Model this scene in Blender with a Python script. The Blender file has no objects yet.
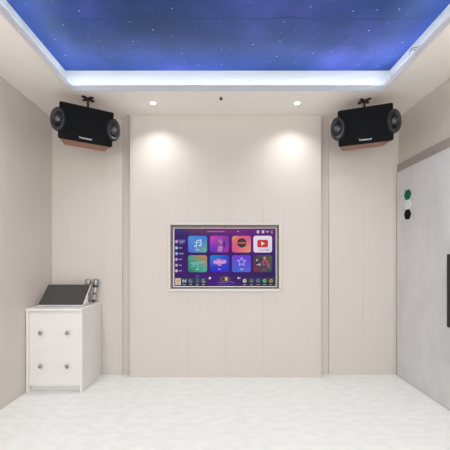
import bpy, bmesh, math, random
from mathutils import Vector, Matrix, Euler

random.seed(4)
sc = bpy.context.scene
COL = sc.collection
PI = math.pi
F, VX, VY, HC = 320.0, 222.0, 257.0, 1.10      # focal length in px, vanishing point, camera height

def at(px, py, Y):
    return Vector(((px - VX) * Y / F, Y, HC + (VY - py) * Y / F))

def lin(c):
    return tuple((v / 255 / 12.92) if v / 255 <= .04045 else ((v / 255 + .055) / 1.055) ** 2.4 for v in c)

# ---------------------------------------------------------------- materials
def mat(name, rgb, rough=.5, metal=0.0, spec=.5, emit=None, estr=1.0, coat=0.0):
    m = bpy.data.materials.new(name); m.use_nodes = True
    b = m.node_tree.nodes['Principled BSDF']
    b.inputs['Base Color'].default_value = (*rgb, 1)
    b.inputs['Roughness'].default_value = rough
    b.inputs['Metallic'].default_value = metal
    b.inputs['Specular IOR Level'].default_value = spec
    b.inputs['Coat Weight'].default_value = coat
    if emit:
        b.inputs['Emission Color'].default_value = (*emit, 1)
        b.inputs['Emission Strength'].default_value = estr
    return m

def noise_mat(name, c0, c1, scale=(1, 1, 1), nscale=5, detail=4, rough=.5, spec=.4, bump=0, lo=.3, hi=.7, metal=0):
    m = mat(name, c0, rough, metal, spec)
    nt = m.node_tree; N, L = nt.nodes, nt.links
    b = N['Principled BSDF']
    tc = N.new('ShaderNodeTexCoord'); mp = N.new('ShaderNodeMapping'); mp.inputs['Scale'].default_value = scale
    no = N.new('ShaderNodeTexNoise'); no.inputs['Scale'].default_value = nscale; no.inputs['Detail'].default_value = detail
    cr = N.new('ShaderNodeValToRGB')
    cr.color_ramp.elements[0].position = lo; cr.color_ramp.elements[0].color = (*c0, 1)
    cr.color_ramp.elements[1].position = hi; cr.color_ramp.elements[1].color = (*c1, 1)
    L.new(tc.outputs['Object'], mp.inputs[0]); L.new(mp.outputs[0], no.inputs[0])
    L.new(no.outputs[0], cr.inputs[0]); L.new(cr.outputs[0], b.inputs['Base Color'])
    if bump:
        bp = N.new('ShaderNodeBump'); bp.inputs['Strength'].default_value = bump; bp.inputs['Distance'].default_value = .002
        L.new(no.outputs[0], bp.inputs['Height']); L.new(bp.outputs[0], b.inputs['Normal'])
    return m

M = {}
M['wall'] = noise_mat('beige_grain_panel', (.572, .527, .484), (.597, .552, .508), (38, 38, .8), 3, 5, .45, .3)
M['groove'] = mat('panel_gap', (.38, .32, .28), .7)
M['soffit'] = noise_mat('soffit_paint', (.77, .735, .70), (.785, .75, .715), (1, 1, 1), 2, 2, .7, .2)
M['white_paint'] = mat('white_cove_paint', (.53, .545, .555), .7, spec=.2)
M['floor'] = noise_mat('white_marble_floor', (.73, .755, .725), (.79, .81, .78), (1, 1.8, 1), 11, 9, .36, .3, lo=.38, hi=.6)
M['door'] = noise_mat('grey_marbled_door', (.565, .567, .575), (.63, .63, .635), (1, 1.5, 1), 4, 9, .4, .3, lo=.32, hi=.6)
M['trim'] = noise_mat('taupe_trim', (.32, .285, .25), (.36, .32, .285), (6, 6, 6), 4, 3, .5, .3)
M['cabinet'] = mat('white_lacquer', (.72, .70, .68), .35)
M['knob'] = mat('grey_knob', (.30, .29, .28), .35, .5)
M['black_cloth'] = noise_mat('black_grille_cloth', (.006, .006, .007), (.011, .012, .013), (1, 1, 1), 400, 2, .85, .1)
M['wood'] = noise_mat('red_brown_wood', (.24, .095, .055), (.34, .15, .09), (3, 40, 40), 3, 4, .4, .4)
M['ring'] = mat('dark_grey_ring', (.024, .026, .031), .5, 0, .4)
M['cone'] = mat('black_cone', (.008, .008, .009), .5)
M['dome'] = mat('grey_dome', (.10, .10, .11), .35, .3)
M['badge'] = mat('pale_badge', (.7, .7, .7), .4)
M['iron'] = mat('dark_bracket', (.025, .018, .016), .45, .6)
M['frame_white'] = mat('white_frame', (.585, .55, .515), .35)
M['bezel'] = mat('bronze_bezel', (.17, .145, .12), .5, 0, .2)
M['silver'] = mat('silver_lip', (.75, .73, .72), .3, .6)
M['screen_glass'] = mat('dark_grey_glass', (.055, .053, .052), .2, 0, .5)
M['black_gloss'] = mat('black_edge', (.01, .01, .011), .3)
M['white_plastic'] = mat('white_plastic', (.74, .73, .72), .4)
M['handle'] = mat('black_metal', (.014, .014, .016), .4, .3)
M['green_felt'] = noise_mat('green_felt', (.005, .12, .055), (.01, .16, .075), (1, 1, 1), 200, 2, .9, .1)
M['white_felt'] = noise_mat('white_felt', (.68, .68, .68), (.76, .76, .76), (1, 1, 1), 200, 2, .9, .1)
M['black_felt'] = noise_mat('black_felt', (.007, .007, .008), (.014, .014, .015), (1, 1, 1), 200, 2, .9, .1)
M['mic_mesh'] = noise_mat('mic_mesh', (.22, .21, .205), (.5, .49, .48), (1, 1, 1), 260, 2, .35, .5, metal=.85)
M['mic_grey'] = mat('mic_grey', (.50, .48, .46), .32, .4)
M['mic_dark'] = mat('mic_dark', (.03, .029, .029), .35, .2)
M['lamp'] = mat('lamp_lens', (.9, .9, .88), .4, emit=(1, .95, .88), estr=6)
M['lamp_rim'] = mat('lamp_rim', (.8, .78, .75), .4)
M['chrome'] = mat('sprinkler_metal', (.05, .04, .038), .4, .4)
M['wire'] = mat('grey_wire', (.16, .16, .17), .5)
M['led'] = mat('led_strip', (.9, .9, .9), .5, emit=(.86, .96, 1.0), estr=21)

def ui_mat():
    m = mat('lit_screen', (.004, .004, .004), .3, 0, .05)
    N, L = m.node_tree.nodes, m.node_tree.links
    a = N.new('ShaderNodeAttribute'); a.attribute_name = 'ui'
    L.new(a.outputs['Color'], N['Principled BSDF'].inputs['Emission Color'])
    N['Principled BSDF'].inputs['Emission Strength'].default_value = .80
    return m
M['ui'] = ui_mat()

def sky_mural():
    m = mat('starry_mural', (.03, .06, .3), .55, 0, .25)
    N, L = m.node_tree.nodes, m.node_tree.links
    b = N['Principled BSDF']
    tc = N.new('ShaderNodeTexCoord')
    no = N.new('ShaderNodeTexNoise'); no.inputs['Scale'].default_value = 1.6; no.inputs['Detail'].default_value = 6
    no.inputs['Roughness'].default_value = .55
    cr = N.new('ShaderNodeValToRGB'); e = cr.color_ramp.elements
    e[0].position = .33; e[0].color = (.010, .036, .145, 1)
    e[1].position = .70; e[1].color = (.072, .092, .44, 1)
    k = e.new(.52); k.color = (.026, .058, .25, 1)
    L.new(tc.outputs['Object'], no.inputs[0]); L.new(no.outputs[0], cr.inputs[0])
    # paper seam: a thin uneven dark crease across the mural
    sp = N.new('ShaderNodeSeparateXYZ'); L.new(tc.outputs['Object'], sp.inputs[0])
    n2 = N.new('ShaderNodeTexNoise'); n2.inputs['Scale'].default_value = 3.5; n2.inputs['Detail'].default_value = 5
    L.new(tc.outputs['Object'], n2.inputs[0])
    def math_(op, a, bb=None):
        n = N.new('ShaderNodeMath'); n.operation = op
        for i, v in enumerate((a, bb)):
            if v is None: continue
            if isinstance(v, (int, float)): n.inputs[i].default_value = v
            else: L.new(v, n.inputs[i])
        return n.outputs[0]
    off = math_('MULTIPLY', math_('SUBTRACT', n2.outputs[0], .5), .09)
    dy = math_('ABSOLUTE', math_('SUBTRACT', math_('ADD', sp.outputs[1], off), 2.03))
    crease = math_('MULTIPLY', math_('LESS_THAN', dy, .0055), math_('GREATER_THAN', n2.outputs[0], .42))
    mx = N.new('ShaderNodeMixRGB'); mx.inputs[2].default_value = (.012, .03, .15, 1)
    L.new(math_('MULTIPLY', crease, .65), mx.inputs[0]); L.new(cr.outputs[0], mx.inputs[1])
    L.new(mx.outputs[0], b.inputs['Base Color'])
    # fibre-optic stars
    tot = None
    for scale, rad, keep, st in ((7.0, .034, .5, .9), (12.0, .05, .7, .3)):
        vo = N.new('ShaderNodeTexVoronoi'); vo.voronoi_dimensions = '2D'; vo.inputs['Scale'].default_value = scale
        L.new(tc.outputs['Object'], vo.inputs['Vector'])
        sc_ = N.new('ShaderNodeSeparateXYZ'); L.new(vo.outputs['Color'], sc_.inputs[0])
        on = math_('MULTIPLY', math_('LESS_THAN', vo.outputs['Distance'], rad), math_('GREATER_THAN', sc_.outputs[0], keep))
        v = math_('MULTIPLY', math_('MULTIPLY', on, sc_.outputs[1]), st)
        tot = v if tot is None else math_('ADD', tot, v)
    b.inputs['Emission Color'].default_value = (.55, .66, 1, 1)
    L.new(math_('MULTIPLY', tot, .7), b.inputs['Emission Strength'])
    return m
M['sky'] = sky_mural()

# ---------------------------------------------------------------- helpers
def obj(name, bm, m, parent=None, smooth=False, bevel=0, segs=2):
    me = bpy.data.meshes.new(name)
    bmesh.ops.recalc_face_normals(bm, faces=bm.faces)
    bm.to_mesh(me); bm.free()
    for x in (m if isinstance(m, (list, tuple)) else [m]): me.materials.append(x)
    o = bpy.data.objects.new(name, me); COL.objects.link(o)
    if smooth:
        for p in me.polygons: p.use_smooth = True
    if bevel:
        md = o.modifiers.new('bevel', 'BEVEL'); md.width = bevel; md.segments = segs; md.limit_method = 'ANGLE'
    if parent: o.parent = parent
    return o

def struct(name, bm, m, parent=None, **k):
    o = obj(name, bm, m, parent, **k)
    if parent is None: o['kind'] = 'structure'
    return o

def box(bm, x0, x1, y0, y1, z0, z1, mi=0):
    vs = [bm.verts.new((x, y, z)) for z in (z0, z1) for y in (y0, y1) for x in (x0, x1)]
    for f in ((0, 2, 3, 1), (4, 5, 7, 6), (0, 1, 5, 4), (2, 6, 7, 3), (0, 4, 6, 2), (1, 3, 7, 5)):
        bm.faces.new([vs[i] for i in f]).material_index = mi

def prism(bm, pts, axis, a, b, mi=0):
    """polygon pts extruded along an axis from a to b"""
    def P(p, t):
        q = list(p); q.insert(axis, t); return bm.verts.new(q)
    A = [P(p, a) for p in pts]; B = [P(p, b) for p in pts]
    n = len(pts)
    bm.faces.new(A).material_index = mi; bm.faces.new(B[::-1]).material_index = mi
    for i in range(n):
        bm.faces.new((A[i], A[(i + 1) % n], B[(i + 1) % n], B[i])).material_index = mi

def lathe(bm, prof, seg=32, mtx=None, mi=None, sx=1, sy=1):
    """profile of (r, z) revolved about local z; mtx places it"""
    mtx = mtx or Matrix()
    rings = []
    for r, z in prof:
        if r < 1e-6: rings.append([bm.verts.new(mtx @ Vector((0, 0, z)))])
        else: rings.append([bm.verts.new(mtx @ Vector((r * sx * math.cos(2 * PI * i / seg), r * sy * math.sin(2 * PI * i / seg), z))) for i in range(seg)])
    for k in range(len(rings) - 1):
        a, b = rings[k], rings[k + 1]
        for i in range(seg):
            j = (i + 1) % seg
            q = []
            for v in (a[i % len(a)], a[j % len(a)], b[j % len(b)], b[i % len(b)]):
                if v not in q: q.append(v)
            if len(q) > 2:
                f = bm.faces.new(q); f.smooth = True
                if mi: f.material_index = mi[k]

def tube(bm, pts, r, seg=10):
    pts = [Vector(p) for p in pts]; rings = []
    for i, p in enumerate(pts):
        d = (pts[min(i + 1, len(pts) - 1)] - pts[max(i - 1, 0)]).normalized()
        u = d.orthogonal().normalized(); v = d.cross(u)
        if rings:   # keep the frame from twisting
            u = (pu - d * pu.dot(d)).normalized(); v = d.cross(u)
        pu = u
        rings.append([bm.verts.new(p + (u * math.cos(2 * PI * k / seg) + v * math.sin(2 * PI * k / seg)) * r) for k in range(seg)])
    for a, b in zip(rings, rings[1:]):
        for k in range(seg): bm.faces.new((a[k], a[(k + 1) % seg], b[(k + 1) % seg], b[k]))
    bm.faces.new(rings[0][::-1]); bm.faces.new(rings[-1])

def rrect(x0, x1, z0, z1, r, n=5):
    out = []
    for cx, cz, a0 in ((x1 - r, z1 - r, 0), (x0 + r, z1 - r, 90), (x0 + r, z0 + r, 180), (x1 - r, z0 + r, 270)):
        for k in range(n + 1):
            a = math.radians(a0 + 90 * k / n); out.append((cx + r * math.cos(a), cz + r * math.sin(a)))
    return out

def tag(o, label, cat, group=None):
    o['label'] = label; o['category'] = cat
    if group: o['group'] = group
    return o

def thing(name, label, cat, loc=(0, 0, 0), rot=(0, 0, 0), group=None):
    o = bpy.data.objects.new(name, None); COL.objects.link(o); o.empty_display_size = .1
    o.location = loc; o.rotation_euler = rot
    return tag(o, label, cat, group)

def copy_tree(o, parent=None):
    c = o.copy(); COL.objects.link(c); c.parent = parent
    for ch in list(o.children): copy_tree(ch, c)
    return c

def text_bm(s, size, bold=0.0):
    cu = bpy.data.curves.new('t', 'FONT'); cu.body = s; cu.size = size; cu.align_x = 'CENTER'; cu.align_y = 'CENTER'
    cu.offset = bold; cu.resolution_u = 3
    o = bpy.data.objects.new('t', cu); COL.objects.link(o)
    me = bpy.data.meshes.new_from_object(o.evaluated_get(bpy.context.evaluated_depsgraph_get()))
    bpy.data.objects.remove(o); bpy.data.curves.remove(cu)
    bm = bmesh.new(); bm.from_mesh(me); bpy.data.meshes.remove(me)
    return bm

# ---------------------------------------------------------------- room
XL, XR, YB, YF, H = -1.593, 1.655, 3.0, -0.9, 2.40
YP = 2.928                                     # face of the projecting middle panel
PX0, PX1 = -.842, .906

bm = bmesh.new(); box(bm, XL - .1, XR + .1, YF, YB + .1, -.1, 0); struct('floor', bm, M['floor'])
bm = bmesh.new()
ys = [YF, -.2, .9, 2.0, YB]
for a, b in zip(ys, ys[1:]): box(bm, XL - .05, XL, a + .0008, b - .0008, .0005, H - .0005)
box(bm, XL - .1, XL - .05, YF, YB + .1, 0, 2.7, 1); struct('wall_left', bm, [M['wall'], M['groove']])
bm = bmesh.new()
for a, b in zip(ys, ys[1:]): box(bm, XR, XR + .05, a + .0008, b - .0008, .0005, H - .0005)
box(bm, XR + .05, XR + .1, YF, YB + .1, 0, 2.7, 1); struct('wall_right', bm, [M['wall'], M['groove']])

# back wall: two alcoves, each ending in a recessed channel beside the middle panel
bm = bmesh.new()
box(bm, XL + .0005, XR - .0005, YB + .0125, YB + .1, 0, 2.7)
for xs in ((XL + .0005, -1.098, -.9325), (1.003, 1.322, XR - .0005)):
    for a, b in zip(xs, xs[1:]): box(bm, a + .0004, b - .0004, YB, YB + .012, .0005, H - .0005)
struct('wall_back', bm, M['wall'])
bm = bmesh.new()
t0, t1 = at(169.3, 223.6, YP), at(280.2, 290.2, YP)       # opening for the screen
cuts = [PX0, PX0 + .018, at(189, 0, YP).x, at(226, 0, YP).x, at(263, 0, YP).x, PX1 - .018, PX1]
for a, b in zip(cuts, cuts[1:]):
    a += .0004; b -= .0004
    segs = [(a, b)]
    x0, x1 = max(a, t0.x), min(b, t1.x)
    if x1 <= x0: box(bm, a, b, YP, YP + .02, .0005, H - .0005); continue
    if x0 > a: box(bm, a, x0, YP, YP + .02, .0005, H - .0005)
    if x1 < b: box(bm, x1, b, YP, YP + .02, .0005, H - .0005)
    box(bm, x0, x1, YP, YP + .02, .0005, t1.z); box(bm, x0, x1, YP, YP + .02, t0.z, H - .0005)
box(bm, PX0 + .002, t0.x, YP + .0205, YB + .012, .0005, H - .0005, 1)
box(bm, t1.x, PX1 - .002, YP + .0205, YB + .012, .0005, H - .0005, 1)
box(bm, t0.x, t1.x, YP + .0205, YB + .012, .0005, t1.z, 1); box(bm, t0.x, t1.x, YP + .0205, YB + .012, t0.z, H - .0005, 1)
struct('wall_center', bm, [M['wall'], M['groove']])

# soffit with lit cove and starry ceiling
OX0, OX1, OY0, OY1, LZ, CZ, R = -1.182, 1.269, -.35, 2.506, 2.447, 2.611, .0885
def ring(bm, ix0, ix1, iy0, iy1, ox0, ox1, oy0, oy1, z0, z1):
    box(bm, ox0, ix0, oy0, oy1, z0, z1); box(bm, ix1, ox1, oy0, oy1, z0, z1)
    box(bm, ix0, ix1, iy1, oy1, z0, z1); box(bm, ix0, ix1, oy0, iy0, z0, z1)
bm = bmesh.new(); ring(bm, OX0 + .004, OX1 - .004, OY0 + .004, OY1 - .004 + .008, XL + .0005, XR - .0005, YF, YB + .012, H, LZ - .001)
struct('ceiling_soffit', bm, M['soffit'])
bm = bmesh.new(); ring(bm, OX0, OX1, OY0, OY1, OX0 - .0 - .002, OX1 + .002, OY0 - .002, OY1 + .002, H, LZ)
ring(bm, OX0 - R, OX1 + R, OY0 - R, OY1 + R, OX0 - R - .02, OX1 + R + .02, OY0 - R - .02, OY1 + R + .02, LZ, CZ)
ring(bm, OX0 - .002, OX1 + .002, OY0 - .002, OY1 + .002, OX0 - R, OX1 + R, OY0 - R, OY1 + R, LZ - .0008, LZ)
struct('trim_1', bm, M['white_paint'])
bm = bmesh.new(); box(bm, XL - .1, XR + .1, YF, YB + .1, CZ, CZ + .05); struct('ceiling', bm, M['sky'])
bm = bmesh.new(); q = .016; w = .012
ring(bm, OX0 - q, OX1 + q, OY0 - q, OY1 + q, OX0 - q - w, OX1 + q + w, OY0 - q - w, OY1 + q + w, LZ + .0005, LZ + .008)
struct('trim_2', bm, M['led'])

# ---------------------------------------------------------------- door on the right
DX = 1.63
bm = bmesh.new()
box(bm, DX, DX + .022, 2.10, 2.982, .004, 1.886)
d = struct('door_1', bm, M['door'])
bm = bmesh.new()                                # long black pull
prism(bm, rrect(2.203, 2.264, .605, 1.12, .004), 0, DX - .040, DX - .028)
for z in (.68, 1.04): box(bm, DX - .028, DX, 2.225, 2.243, z - .01, z + .01)
p = obj('door_handle', bm, M['handle'], d, bevel=.002); p['label'] = 'long black pull handle'
bm = bmesh.new()
box(bm, 1.642, XR - .0005, 1.9, 2.9995, 1.888, 1.965); box(bm, 1.642, XR - .0005, 2.984, 2.9995, 0.0005, 1.888)
struct('trim_3', bm, M['trim'])
for py, m, lab in ((194.8, 'green_felt', 'green hexagon tile, topmost of three on the grey marbled door'),
                   (204.7, 'white_felt', 'white hexagon tile between the green and black ones on the door'),
                   (214.4, 'black_felt', 'black hexagon tile, lowest of three on the grey marbled door')):
    y0 = F * DX / (408 - VX); z0 = HC + (VY - py) * y0 / F
    bm = bmesh.new()
    prism(bm, [(y0 + .0495 * math.cos(PI / 3 * k), z0 + .0495 * math.sin(PI / 3 * k)) for k in range(6)], 0, DX - .008, DX - .0003)
    tag(obj('hexagon_tile', bm, M[m], bevel=.0015), lab, 'wall tile', 'hexagon tiles on the door')

# ---------------------------------------------------------------- downlights, sprinkler, loose wire
lamp = thing('downlight', 'round recessed downlight in the soffit, left one above the middle panel', 'ceiling light', (-.582, 2.70, H), group='recessed downlights')
bm = bmesh.new(); lathe(bm, [(.034, -.0005), (.034, -.004), (.030, -.006), (.023, -.004), (.023, -.0005)], 32); obj('rim', bm, M['lamp_rim'], lamp)
bm = bmesh.new(); lathe(bm, [(.0225, -.001), (.0225, -.003), (0, -.0035)], 32); obj('lens', bm, M['lamp'], lamp)
l2 = copy_tree(lamp); l2.location = (.633, 2.70, H)
l2['label'] = 'round recessed downlight in the soffit, right one above the middle panel'

s = thing('ceiling_sprinkler', 'small dark metal fire sprinkler head under the soffit, above the screen', 'sprinkler', (-.008, 2.60, H))
bm = bmesh.new(); lathe(bm, [(.0, -.0002), (.014, -.0002), (.014, -.003), (.008, -.006), (.0, -.006)], 24); obj('cover_plate', bm, M['lamp_rim'], s)
bm = bmesh.new(); lathe(bm, [(.0, -.006), (.008, -.006), (.008, -.018), (.004, -.022), (.0, -.022)], 16)
tube(bm, [(-.007, 0, -.018), (-.010, 0, -.028), (-.003, 0, -.038)], .0022, 6); tube(bm, [(.007, 0, -.018), (.010, 0, -.028), (.003, 0, -.038)], .0022, 6)
lathe(bm, [(.0, -.036), (.014, -.037), (.014, -.040), (.0, -.041)], 16); obj('sprinkler_head', bm, M['chrome'], s)
s.scale = (1, 1, .5)

# wire loop hanging out of the cove, right-hand side
def wp(px, py, x=1.276): y = F * x / (px - VX); return (x, y, HC + (VY - py) * y / F)
bm = bmesh.new()
for pts in ([wp(409, 58, 1.285), wp(409.9, 54, 1.28), wp(409.6, 51.6), wp(410.3, 49.6), wp(411.8, 48.2), wp(414, 47.5), wp(416.5, 47.3), wp(419, 46.6), wp(421, 46.8, 1.285), wp(422, 48, 1.29)],
            [wp(410.4, 52, 1.278), wp(411.6, 50.4), wp(413.4, 49.4), wp(415.2, 49.6), wp(415.6, 50.8, 1.28), wp(415, 53, 1.285)]):
    sm = []
    for i in range(len(pts) - 1):
        P0, P1, P2, P3 = [Vector(pts[max(0, min(len(pts) - 1, i + k))]) for k in (-1, 0, 1, 2)]
        for t in (0, .25, .5, .75):
            sm.append(.5 * (2 * P1 + (P2 - P0) * t + (2 * P0 - 5 * P1 + 4 * P2 - P3) * t * t + (3 * P1 - P0 - 3 * P2 + P3) * t ** 3))
    sm.append(Vector(pts[-1]))
    tube(bm, sm, .0028, 6)
tag(obj('loose_wire', bm, M['wire'], smooth=True), 'thin grey wire looping out of the lit cove on the right', 'wire')

# ---------------------------------------------------------------- television in the middle panel
bm = bmesh.new()                                # white surround, a structural frame round the opening
a0, a1 = at(168.0, 222.4, YP), at(281.4, 291.4, YP)
b0, b1 = at(170.6, 225.0, YP), at(278.8, 288.6, YP)
y0, y1 = YP - .010, YP - .0004
box(bm, a0.x, a1.x, y0, y1, b0.z, a0.z); box(bm, a0.x, a1.x, y0 - .006, y1, a1.z, b1.z)
box(bm, a0.x, b0.x, y0, y1, b1.z, b0.z); box(bm, b1.x, a1.x, y0, y1, b1.z, b0.z)
struct('window_frame_trim', bm, M['frame_white'], bevel=.002).name = 'trim_4'

tv = thing('television', 'wide flat television set into the beige middle panel, showing colourful app tiles', 'television', (0, YP, 0))
def tvb(px, py, Y): p = at(px, py, Y); return p.x, p.z
YS = YP + .012
o0, o1 = tvb(170.7, 225.1, YP), tvb(278.7, 288.5, YP)
i0, i1 = tvb(173.5, 227.9, YP), tvb(276.4, 286.8, YP)
s0, s1 = tvb(174.2, 228.3, YS), tvb(275.8, 286.3, YS)
def frame_bm(o0, o1, i0, i1, ya, yb):
    bm = bmesh.new()
    box(bm, o0[0], o1[0], ya, yb, i0[1], o0[1]); box(bm, o0[0], o1[0], ya, yb, o1[1], i1[1])
    box(bm, o0[0], i0[0], ya, yb, i1[1], i0[1]); box(bm, i1[0], o1[0], ya, yb, i1[1], i0[1])
    return bm
obj('bezel', frame_bm(o0, o1, i0, i1, .004, .03), M['bezel'], tv)
obj('inner_lip', frame_bm(i0, i1, s0, s1, .006, .03), M['silver'], tv)
bm = bmesh.new(); box(bm, o0[0], o1[0], .0305, .055, o1[1], o0[1]); obj('back_cover', bm, M['black_gloss'], tv)

# the lit picture: coloured geometry on one screen mesh, thin layers a fraction of a millimetre apart
bm = bmesh.new(); cl = bm.loops.layers.float_color.new('ui')
def C(px, py, lay): p = at(px, py, YS); return (p.x, YS - YP - lay * .0003, p.z)
def bil(c, u, v):
    tl, tr, bl, br = c
    return [tl[i] * (1 - u) * (1 - v) + tr[i] * u * (1 - v) + bl[i] * (1 - u) * v + br[i] * u * v for i in range(3)]
def poly(pts, col, lay, box4=None):
    """pts in photo px; col = one colour or four corner colours"""
    xs = [p[0] for p in pts]; zs = [p[1] for p in pts]
    X0, X1, Z0, Z1 = box4 or (min(xs), max(xs), min(zs), max(zs))
    def cc(p):
        c = bil(col, (p[0] - X0) / (X1 - X0 + 1e-9), (p[1] - Z0) / (Z1 - Z0 + 1e-9)) if isinstance(col[0], tuple) else col
        return (*lin(c), 1)
    cen = (sum(xs) / len(xs), sum(zs) / len(zs))
    vs = [bm.verts.new(C(p[0], p[1], lay)) for p in pts]; vc = bm.verts.new(C(cen[0], cen[1], lay))
    for i in range(len(pts)):
        j = (i + 1) % len(pts)
        f = bm.faces.new((vs[i], vs[j], vc))
        for lp, p in zip(f.loops, (pts[i], pts[j], cen)): lp[cl] = cc(p)
def rr(x0, x1, y0, y1, r, col, lay): poly(rrect(x0, x1, y0, y1, r, 4), col, lay)
def disc(x, y, r, col, lay, n=16, ry=None): poly([(x + r * math.cos(2 * PI * k / n), y + (ry or r) * math.sin(2 * PI * k / n)) for k in range(n)], col, lay)
def line(pts, w, col, lay):
    for (ax, ay), (bx, by) in zip(pts, pts[1:]):
        l = math.hypot(bx - ax, by - ay) or 1; nx, ny = -(by - ay) / l * w / 2, (bx - ax) / l * w / 2
        poly([(ax + nx, ay + ny), (bx + nx, by + ny), (bx - nx, by - ny), (ax - nx, ay - ny)], col, lay)
def words(x0, x1, y, h, col, lay):
    x = x0
    while x < x1 - .2:
        w = random.uniform(.5, .9); w = min(w, x1 - x)
        poly([(x, y - h / 2), (x + w, y - h / 2 + random.uniform(0, h * .2)), (x + w, y + h / 2), (x, y + h / 2 - random.uniform(0, h * .2))], col, lay); x += w + .28

# background: a grid of colours left to right, top to bottom
bg = [[(70, 84, 140), (112, 104, 96), (140, 66, 128), (122, 52, 134), (104, 50, 124)],
      [(58, 54, 118), (66, 46, 118), (98, 42, 134), (104, 44, 140), (92, 48, 122)],
      [(60, 44, 112), (58, 30, 110), (64, 32, 116), (72, 38, 124), (62, 46, 112)],
      [(70, 34, 118), (66, 30, 116), (68, 32, 124), (62, 34, 108), (50, 44, 100)],
      [(64, 40, 124), (52, 44, 92), (78, 40, 140), (56, 46, 96), (44, 40, 76)]]
gx = [173.6, 192, 222, 252, 276.4]; gy = [227.8, 236, 253, 271, 286.8]
for r in range(4):
    for c in range(4):
        pts = [(gx[c], gy[r]), (gx[c + 1], gy[r]), (gx[c + 1], gy[r + 1]), (gx[c], gy[r + 1])]
        vs = [bm.verts.new(C(*p, 0)) for p in pts]; f = bm.faces.new(vs)
        for lp, q in zip(f.loops, (bg[r][c], bg[r][c + 1], bg[r + 1][c + 1], bg[r + 1][c])): lp[cl] = (*lin((q[0] * .92, q[1] * .66, q[2] * .92)), 1)
W = (226, 222, 240)
cx = [(188.1, 207.0), (210.0, 228.8), (232.0, 250.9), (253.4, 272.0)]
R1, R2 = (235.8, 252.5), (255.2, 272.1)
# row one
rr(*cx[0], *R1, 2.2, ((74, 152, 226), (66, 122, 222), (84, 104, 222), (116, 186, 150)), 1)
line([(196.6, 241), (201, 239.6), (201, 245)], 1.0, (200, 226, 250), 2); line([(196.6, 240.6), (196.6, 246)], .8, (200, 226, 250), 2)
line([(196.6, 243), (201, 241.8)], .6, (190, 220, 250), 2)
disc(195.6, 246.2, 1.3, (200, 226, 250), 2, 10, .95); disc(200.0, 245.4, 1.3, (200, 226, 250), 2, 10, .95); line([(194, 243), (196, 242.4)], .6, (170, 206, 244), 2)
words(195.6, 199.4, 249.6, 1.3, (196, 220, 246), 2)
rr(*cx[1], *R1, 2.2, ((216, 76, 180), (118, 60, 164), (80, 46, 200), (170, 44, 168)), 1)
disc(220.6, 241.5, 2.7, (156, 96, 170), 2, 12, 3.2); poly([(217.4, 252), (218, 246), (222.6, 246), (222.2, 252)], (172, 112, 186), 2)
poly([(223, 238.5), (226, 244), (225, 248), (223.2, 246)], (88, 44, 128), 2)
line([(219, 240), (221.8, 243.4)], .9, (196, 140, 190), 3); line([(218.6, 247.4), (221.6, 247), (221, 249.5), (218.4, 250)], .7, (212, 160, 204), 3)
rr(*cx[2], *R1, 2.2, ((226, 120, 118), (228, 86, 136), (226, 78, 140), (226, 158, 122)), 1)
poly([(232.6, 237.2), (237, 236), (232.3, 241)], (226, 158, 86), 2)
disc(241.8, 242.9, 4.6, (44, 40, 44), 2, 24); disc(241.8, 242.9, 3.2, (70, 56, 56), 3, 20)
poly([(237.6, 242), (246, 242), (246, 244), (237.6, 244)], (116, 96, 88), 4); words(238.4, 245.4, 243, 1.2, (206, 110, 92), 5); disc(241.8, 243, .9, (222, 90, 76), 6)
rr(*cx[3], *R1, 2.2, ((240, 232, 240), (236, 226, 240), (234, 222, 240), (226, 214, 238)), 1)
rr(257.3, 268.0, 239.8, 247.4, 1.5, (204, 56, 54), 2); poly([(261.2, 241.5), (265.0, 243.6), (261.2, 245.7)], (246, 226, 224), 3)
# row two
rr(*cx[0], *R2, 2.2, ((92, 160, 146), (206, 128, 84), (24, 128, 106), (70, 186, 164)), 1)
line([(190.5, 264), (193, 262.4), (193.4, 267), (194.6, 262.8), (196.8, 262), (197, 265.6), (199, 261.8), (201.4, 263.6), (202.4, 260.8), (204.6, 263)], .9, (116, 206, 206), 2)
line([(195, 266), (198, 267.4), (201.2, 265)], .7, (92, 190, 212), 2); line([(191.6, 266), (191.8, 268)], .7, (130, 210, 180), 2)
words(195.8, 199.2, 269.2, 1.2, (176, 226, 214), 2)
rr(*cx[1], *R2, 2.2, ((32, 142, 210), (46, 78, 210), (44, 32, 200), (58, 38, 208)), 1)
for x, y, r in ((215.2, 262.2, 2.3), (218.4, 260.6, 2.2), (222, 261.6, 2.3), (224.6, 261.6, 2.1), (219.6, 263.6, 2.6)): disc(x, y, r, (196, 128, 206), 2, 10)
line([(214, 262.4), (216, 261), (217.2, 263.6), (219.2, 260.2), (220.2, 263.8), (222.2, 261.4), (223.6, 263.4), (225.6, 260.8)], .7, (236, 186, 226), 3)
words(218.2, 220.8, 269.2, 1.0, (190, 190, 240), 2)
rr(*cx[2], *R2, 2.2, ((128, 64, 212), (110, 52, 216), (52, 112, 216), (88, 104, 216)), 1)
star = [(241.6 + (4.6 if k % 2 == 0 else 2.0) * math.sin(PI * k / 5), 261.8 - (4.6 if k % 2 == 0 else 2.0) * math.cos(PI * k / 5)) for k in range(11)]
line(star, .8, (176, 176, 248), 2); disc(241.6, 262, 1.2, (92, 92, 226), 2); words(240.0, 243.4, 269.2, 1.2, (200, 206, 246), 2)
rr(*cx[3], *R2, 2.2, ((66, 62, 72), (98, 88, 62), (122, 44, 82), (46, 84, 86)), 1)
poly([(263.4, 258.5), (265.4, 258), (267.4, 261), (269.4, 264.5), (270.4, 268.6), (268.4, 268), (266, 264.6), (262.6, 266), (262.4, 262)], (158, 92, 112), 2)
disc(264.6, 257.8, 1.3, (196, 150, 140), 3, 8); poly([(264, 261), (267, 262.5), (266, 265), (263.6, 264)], (150, 40, 84), 3)
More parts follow.
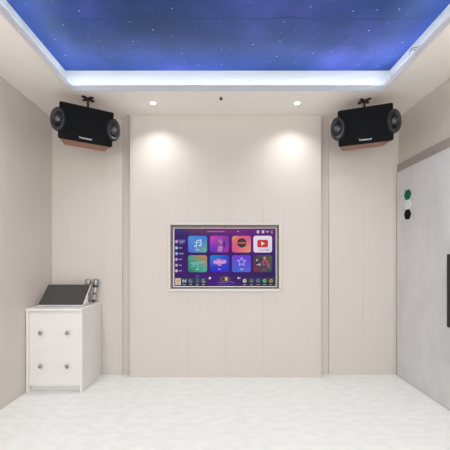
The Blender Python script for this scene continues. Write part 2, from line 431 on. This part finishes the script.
for x, y, q in ((257, 260, (170, 170, 196)), (259.4, 264.6, (196, 190, 214)), (256.8, 264, (40, 30, 46)), (260.6, 259.6, (46, 32, 48)), (258.6, 267.2, (92, 56, 116))): disc(x, y, 1.1, q, 2, 8)
line([(256, 264.8), (260.8, 264.2)], .6, (196, 186, 206), 3); words(262.2, 266.6, 269.8, 1.0, (142, 96, 128), 3)
# sidebar
for (y, q, e) in zip((241.7, 247.9, 253.6, 259.4, 265.2, 270.8),
                     ((196, 132, 214), (146, 206, 166), (120, 164, 236), (164, 146, 196), (166, 146, 190), (222, 180, 128)), (184.6, 181.8, 183.8, 181.6, 181.8, 181.8)):
    disc(176.5, y, 1.55, q, 2, 14); disc(176.5, y, .6, (232, 226, 240), 3, 8); words(179.2, e, y, 1.2, (190, 170, 214), 2)
words(176.5, 185.4, 240.2, .7, (166, 146, 196), 2); words(179.2, 183, 243.4, .8, (132, 150, 176), 2)
# bottom bar
poly([(181.5, 278.2), (206.4, 278.2), (206.4, 285.6), (181.5, 285.6)], ((54, 58, 100), (54, 70, 96), (40, 44, 70), (40, 36, 76)), 1)
poly([(242, 277.6), (274.6, 277.6), (274.6, 285.6), (242, 285.6)], ((60, 44, 110), (48, 66, 84), (50, 38, 84), (44, 50, 62)), 1)
rr(175.2, 180.9, 278.2, 285.2, .5, (204, 196, 188), 2); disc(178, 281, 1.5, (222, 164, 52), 3, 10); words(176.6, 179.6, 284.2, .9, (150, 140, 136), 3)
for x in (184.3, 190.7, 197.4, 203.6): words(x - 1.4, x + 1.4, 284.6, .9, (196, 190, 202), 2)
line([(183, 279.4), (183, 282.6)], 1, (190, 196, 200), 2); line([(183.4, 280), (185.6, 282.2)], .8, (190, 196, 200), 2); line([(185.8, 279.4), (185.8, 282.6)], 1, (190, 196, 200), 2)
for x0, q in ((190.7, (136, 146, 146)), (203.6, (150, 156, 150))):
    line([(x0 + 1.7 * math.cos(a * PI / 5), 281 + 1.7 * math.sin(a * PI / 5)) for a in range(9)], .7, q, 2)
line([(189.8, 280), (191.6, 282)], .6, (150, 160, 160), 2); disc(203.6, 281, .7, (176, 170, 150), 2, 8)
line([(196.6, 279.2), (196.6, 283)], .7, (112, 130, 146), 2); line([(198.2, 279.2), (198.2, 283)], .7, (112, 130, 146), 2); disc(197.4, 276.6, 2, (70, 74, 128), 1, 10)
poly([(208.8, 277.6), (210, 276.6), (210.4, 277.4), (211.6, 277.6), (210.6, 278.4), (210.8, 279.6), (209.8, 279), (208.8, 279.4)], (226, 220, 236), 2)
disc(225, 279, 5.6, (92, 68, 96), 1, 18, 2.9); rr(221.6, 228.4, 276.8, 281, .6, (120, 92, 72), 2)
poly([(222.4, 277.4), (224.6, 277.4), (224.2, 280.2), (222.6, 280.2)], (56, 36, 32), 3); poly([(225, 277.2), (227.4, 277.4), (227.2, 280.6), (225.2, 280.6)], (216, 198, 142), 3)
line([(217.6, 281.6), (221, 282.6), (226, 282.4), (231, 281.4), (234.6, 283.6)], .6, (136, 104, 176), 2); line([(216.8, 284), (224, 284.8), (232, 284)], .5, (112, 84, 156), 2)
disc(238.4, 278, 1.0, (220, 214, 234), 2, 8); line([(239.8, 277), (240.3, 278), (239.8, 279)], .5, (200, 190, 220), 2)
for x, q in ((244.7, (216, 208, 168)), (251.6, (112, 122, 122)), (258, (110, 124, 132)), (264.7, (116, 186, 106)), (271, (196, 136, 76))):
    disc(x, 280.8, 1.9, q, 2, 14); disc(x + .4, 280.6, .8, tuple(int(v * .6) for v in q), 3, 8); words(x - 1.5, x + 1.5, 284.6, .9, (172, 164, 176), 2)
# status line along the top
words(207.5, 224.6, 231.6, 1.0, (176, 140, 172), 2); disc(238, 231.4, .7, (214, 170, 216), 2, 8)
for x in (258, 263): rr(x - 1.2, x + 1.2, 230.4, 233.2, .3, (222, 204, 226), 2)
line([(266, 230.8), (267.5, 232.6), (269, 230.8)], .8, (206, 182, 214), 2); line([(272.8, 230.4), (271.4, 231), (271.4, 232.6), (272.8, 233.2)], .7, (190, 160, 200), 2)
# lettering below the red play button
tb = text_bm('YouTube', 2.7, .02)
for f in tb.faces:
    vs = [bm.verts.new(C(264.6 + v.co.x, 249.9 - v.co.y, 3)) for v in f.verts]
    nf = bm.faces.new(vs)
    for lp in nf.loops: lp[cl] = (*lin((88, 82, 92)), 1)
tb.free()
me = bpy.data.meshes.new('screen')
for f in bm.faces:
    f.normal_update()
    if f.normal.y > 0: f.normal_flip()
bm.to_mesh(me); bm.free(); me.materials.append(M['ui'])
scr = bpy.data.objects.new('screen', me); COL.objects.link(scr); scr.parent = tv
scr['label'] = 'lit screen with two rows of four colourful app tiles'

# ---------------------------------------------------------------- white cabinet
CX0, CX1, CY0, CY1, CH = -1.588, -1.132, 2.592, 2.997, .682
cab = thing('cabinet', 'white two-drawer cabinet with round grey knobs in the left corner', 'cabinet', ((CX0 + CX1) / 2, (CY0 + CY1) / 2, 0))
hx, hy = (CX1 - CX0) / 2, (CY1 - CY0) / 2
T = .022
bm = bmesh.new()
box(bm, -hx, -hx + T, -hy, hy, .0005, CH - T - .0005); box(bm, hx - T, hx, -hy, hy, .0005, CH - T - .0005)
box(bm, -hx + T, hx - T, hy - .012, hy, .0005, CH - T - .0005); box(bm, -hx + T, hx - T, -hy + .03, hy - .012, .052, .064)
obj('carcass', bm, M['cabinet'], cab, bevel=.0015)
bm = bmesh.new(); box(bm, -hx - .002, hx + .003, -hy - .008, hy, CH - T, CH); obj('cabinet_top', bm, M['cabinet'], cab, bevel=.003)
bm = bmesh.new(); box(bm, -hx + T + .0005, hx - T - .0005, -hy + .040, -hy + .054, .002, .051); obj('plinth', bm, M['cabinet'], cab)
zsp = .348
for z0, z1, kz in ((.054, zsp - .0002, HC + (VY - 366.2) * CY0 / F), (zsp + .0002, CH - T - .003, HC + (VY - 332.7) * CY0 / F)):
    bm = bmesh.new(); box(bm, -hx + T + .0018, hx - T - .0018, -hy + .006, -hy + .024, z0, z1); box(bm, -hx + T + .01, hx - T - .01, -hy + .022, hy - .03, z0 + .02, z1 - .04)
    dr = obj('drawer', bm, M['cabinet'], cab)
    for kx in (40.9, 67.6):
        wx = (kx - VX) * CY0 / F - (CX0 + CX1) / 2
        bm = bmesh.new()
        lathe(bm, [(0, 0), (.007, 0), (.007, .010), (.0155, .014), (.0165, .019), (.014, .023), (0, .024)], 24, Matrix.Translation((wx, -hy + .006, kz)) @ Matrix.Rotation(PI / 2, 4, 'X'))
        obj('knob', bm, M['knob'], dr)

# ---------------------------------------------------------------- touchscreen on the cabinet
tx0, tx1 = -1.540, -1.168
ang = math.radians(44)
tm = thing('touchscreen', 'dark tilted touchscreen in a white housing on top of the white cabinet', 'touchscreen', ((tx0 + tx1) / 2, 2.676, CH + .001))
hw = (tx1 - tx0) / 2
u = Vector((0, math.cos(ang), math.sin(ang))); n = Vector((0, -math.sin(ang), math.cos(ang)))
base = Vector((0, .006, .0158))                   # lower front edge of the glass
def slab(bm, x0, x1, s0, s1, d0, d1, r):
    pts = rrect(x0, x1, s0, s1, r, 4)
    A = [bm.verts.new(Vector((p[0], 0, 0)) + base + u * p[1] + n * d0) for p in pts]
    B = [bm.verts.new(Vector((p[0], 0, 0)) + base + u * p[1] + n * d1) for p in pts]
    bm.faces.new(A); bm.faces.new(B)
    for i in range(len(pts)): bm.faces.new((A[i], A[(i + 1) % len(pts)], B[(i + 1) % len(pts)], B[i]))
L_ = .224
bm = bmesh.new(); slab(bm, -hw - .004, hw + .004, -.008, L_ + .004, -.012, 0, .008); obj('housing', bm, M['white_plastic'], tm, bevel=.002)
bm = bmesh.new(); slab(bm, -hw, hw, -.001, L_, .0002, .0022, .004); g = obj('display', bm, M['black_gloss'], tm)
bm = bmesh.new(); slab(bm, -hw + .007, hw - .007, .006, L_ - .007, .0024, .0028, .002); obj('glass', bm, M['screen_glass'], g)['label'] = 'dark grey glass face'
bm = bmesh.new()
prism(bm, [(.030, .001), (.185, .001), (.185, .010), (.165, .022), (.152, .134), (.135, .118)], 0, -hw + .05, hw - .02)
obj('stand', bm, M['white_plastic'], tm, bevel=.003)

# ---------------------------------------------------------------- two microphones leaning in the corner behind
def mic(x, y, lean, roll, label, body):
    t = thing('microphone', label, 'microphone', (x, y, CH + .003), (lean, roll, 0), 'microphones on the cabinet')
    bm = bmesh.new()
    lathe(bm, [(0, 0), (.012, 0), (.0135, .004), (.0135, .022)], 24, None); obj('end_cap', bm, M['mic_dark'], t)
    bm = bmesh.new()
    lathe(bm, [(.0135, .022), (.014, .026), (.0165, .10), (.018, .135)], 24); obj('body', bm, M[body], t)
    bm = bmesh.new(); lathe(bm, [(.0145, .07), (.0157, .071), (.0162, .095), (.0166, .096)], 24); 
    bmesh.ops.delete(bm, geom=[v for v in bm.verts if v.co.y > 0], context='VERTS'); obj('switch_plate', bm, M['mic_dark'], t)
    bm = bmesh.new(); lathe(bm, [(.018, .135), (.0205, .138), (.0215, .150), (.022, .156)], 24); obj('collar', bm, M['mic_dark'], t)
    bm = bmesh.new(); lathe(bm, [(.022, .156), (.0255, .168), (.0265, .180), (.0262, .187), (.0262, .191), (.024, .202), (.017, .211), (.008, .2145), (0, .2155)], 28); obj('grille', bm, M['mic_mesh'], t)
    return t
mic(-1.243, 2.948, -.075, .03, 'silver-grey microphone standing nearer the touchscreen behind it', 'mic_grey')
mic(-1.184, 2.948, -.075, .10, 'dark microphone with silver head, right one on the cabinet corner', 'mic_grey')

# ---------------------------------------------------------------- loudspeakers hung from the soffit
def speaker(loc, rot, label, drop, plate, S=.955):
    t = thing('loudspeaker', label, 'loudspeaker', loc, rot, 'loudspeakers under the soffit')
    t.scale = (S, S, S)
    inv = (Matrix.Translation(loc) @ Euler(rot).to_matrix().to_4x4() @ Matrix.Scale(S, 4)).inverted()
    hh = .142                                    # half height
    W1, W2, DP = .205, .168, .205
    # wooden shell
    bm = bmesh.new()
    prism(bm, [(-W1, .012), (W1, .012), (W2, DP), (-W2, DP)], 2, -hh, hh)
    obj('shell', bm, M['wood'], t, bevel=.006)
    # cloth front, gently bowed, with corners cut like the photo
    bm = bmesh.new()
    N = 16; rows = []
    prof = rrect(-W1 - .004, W1 + .004, -hh - .004, hh + .004, .014, 5)
    A = [bm.verts.new((p[0], .012, p[1])) for p in prof]
    B = [bm.verts.new((p[0], -.004, p[1])) for p in prof]
    Cc = [bm.verts.new((p[0] * .975, -.010, p[1] * .965)) for p in prof]
    for P_, Q_ in ((A, B), (B, Cc)):
        for i in range(len(prof)): bm.faces.new((P_[i], P_[(i + 1) % len(prof)], Q_[(i + 1) % len(prof)], Q_[i]))
    bm.faces.new(Cc); bm.faces.new(A[::-1])
    obj('grille_cloth', bm, M['black_cloth'], t)
    for sgn in (-1, 1):                          # oval tweeter pods at both ends
        mt = Matrix.Translation((sgn * .212, -.002, 0)) @ Matrix.Rotation(sgn * math.radians(28), 4, 'Z') @ Matrix.Rotation(PI / 2, 4, 'X')
        bm = bmesh.new()
        lathe(bm, [(.0, -.03), (.90, -.03), (1.0, -.012), (1.0, .012), (.93, .020), (.80, .017), (.62, .008)], 40, Matrix(mt) @ Matrix.Diagonal((.060, .094, 1, 1)))
        pod = obj('tweeter_ring', bm, M['ring'], t)
        bm = bmesh.new(); lathe(bm, [(.043, .0085), (.046, .013), (.043, .0155), (.038, .012), (.030, .004), (.026, .003)], 32, mt); obj('cone', bm, M['cone'], pod)
        bm = bmesh.new(); lathe(bm, [(.027, .004), (.026, .010), (.020, .016), (.010, .0195), (0, .0205)], 24, mt); obj('dome', bm, M['dome'], pod)
    b = text_bm('Turbosound', .0225, .0006)
    for v in b.verts: v.co = Vector((v.co.x * .86 - .004, -.0106, v.co.y * .9 - hh + .026))
    obj('badge', b, M['badge'], t)['label'] = 'pale lettered badge'
    # bracket: four-armed plate on the soffit and a short ball-jointed rod
    bm = bmesh.new(); c0 = Vector((*drop, 0))
    for k in range(4):
        a = math.radians(plate) + k * PI / 2
        d = Vector((math.cos(a), math.sin(a), 0)); e = Vector((-d.y, d.x, 0))
        pts = [c0 + e * .011, c0 + d * .052 + e * .014, c0 + d * .060, c0 + d * .052 - e * .014, c0 - e * .011]
        prism(bm, [(p.x, p.y) for p in pts], 2, H - .007, H - .0006)
    hang = t_top = loc[2] + hh * S + .002
    lathe(bm, [(0, H - .006), (.022, H - .006), (.022, H - .012), (.009, H - .018), (.009, t_top + .02), (.015, t_top + .014), (.015, t_top - .004), (0, t_top - .004)], 20, Matrix.Translation((drop[0], drop[1], 0)))
    bmesh.ops.transform(bm, matrix=inv, verts=bm.verts)
    obj('ceiling_bracket', bm, M['iron'], t)
    return t
speaker((-1.078, 2.548, 2.152), (math.radians(3), math.radians(2.5), math.radians(25)), 'black loudspeaker with wooden shell hanging above the cabinet on the left', (-1.10, 2.626), 62)
speaker((1.152, 2.575, 2.160), (math.radians(5), math.radians(-2), math.radians(-16)), 'black loudspeaker with wooden shell hanging near the grey door on the right', (1.184, 2.66), 35, .98)

# ---------------------------------------------------------------- light
for x, y, e, ang, bl in ((-.582, 2.70, 19, 130, 1), (.633, 2.70, 19, 130, 1),
                         (-1.33, 1.62, 46, 164, 1), (1.40, 1.62, 46, 164, 1), (-1.36, .2, 42, 160, 1), (1.43, .2, 42, 160, 1)):  # added fill spots without fixtures, out of view, to brighten floor and walls
    l = bpy.data.lights.new('downlight_and_fill_beam', 'SPOT'); l.energy = e; l.color = (1, .985, .965); l.spot_size = math.radians(ang); l.spot_blend = bl; l.shadow_soft_size = .03
    o = bpy.data.objects.new('downlight_and_fill_beam', l); COL.objects.link(o); o.location = (x, y, H - .012)
w = bpy.data.worlds.new('World'); sc.world = w; w.use_nodes = True
w.node_tree.nodes['Background'].inputs[0].default_value = (1, .985, .97, 1)
w.node_tree.nodes['Background'].inputs[1].default_value = 2.6

# ---------------------------------------------------------------- camera
cam = bpy.data.cameras.new('camera'); co = bpy.data.objects.new('camera', cam); COL.objects.link(co)
cam.sensor_width = 36; cam.lens = 36 * F / 450
cam.shift_x = (225 - VX) / 450; cam.shift_y = (VY - 225) / 450
cam.clip_start = .02
co.location = (0, 0, HC); co.rotation_euler = (PI / 2, 0, 0)
sc.camera = co
sc.view_settings.view_transform = 'Standard'; sc.view_settings.look = 'None'
sc.view_settings.exposure = .11; sc.view_settings.gamma = 1; sc.view_settings.use_curve_mapping = False
sc.cycles.use_denoising = True
sc.cycles.max_bounces = 10; sc.cycles.diffuse_bounces = 6
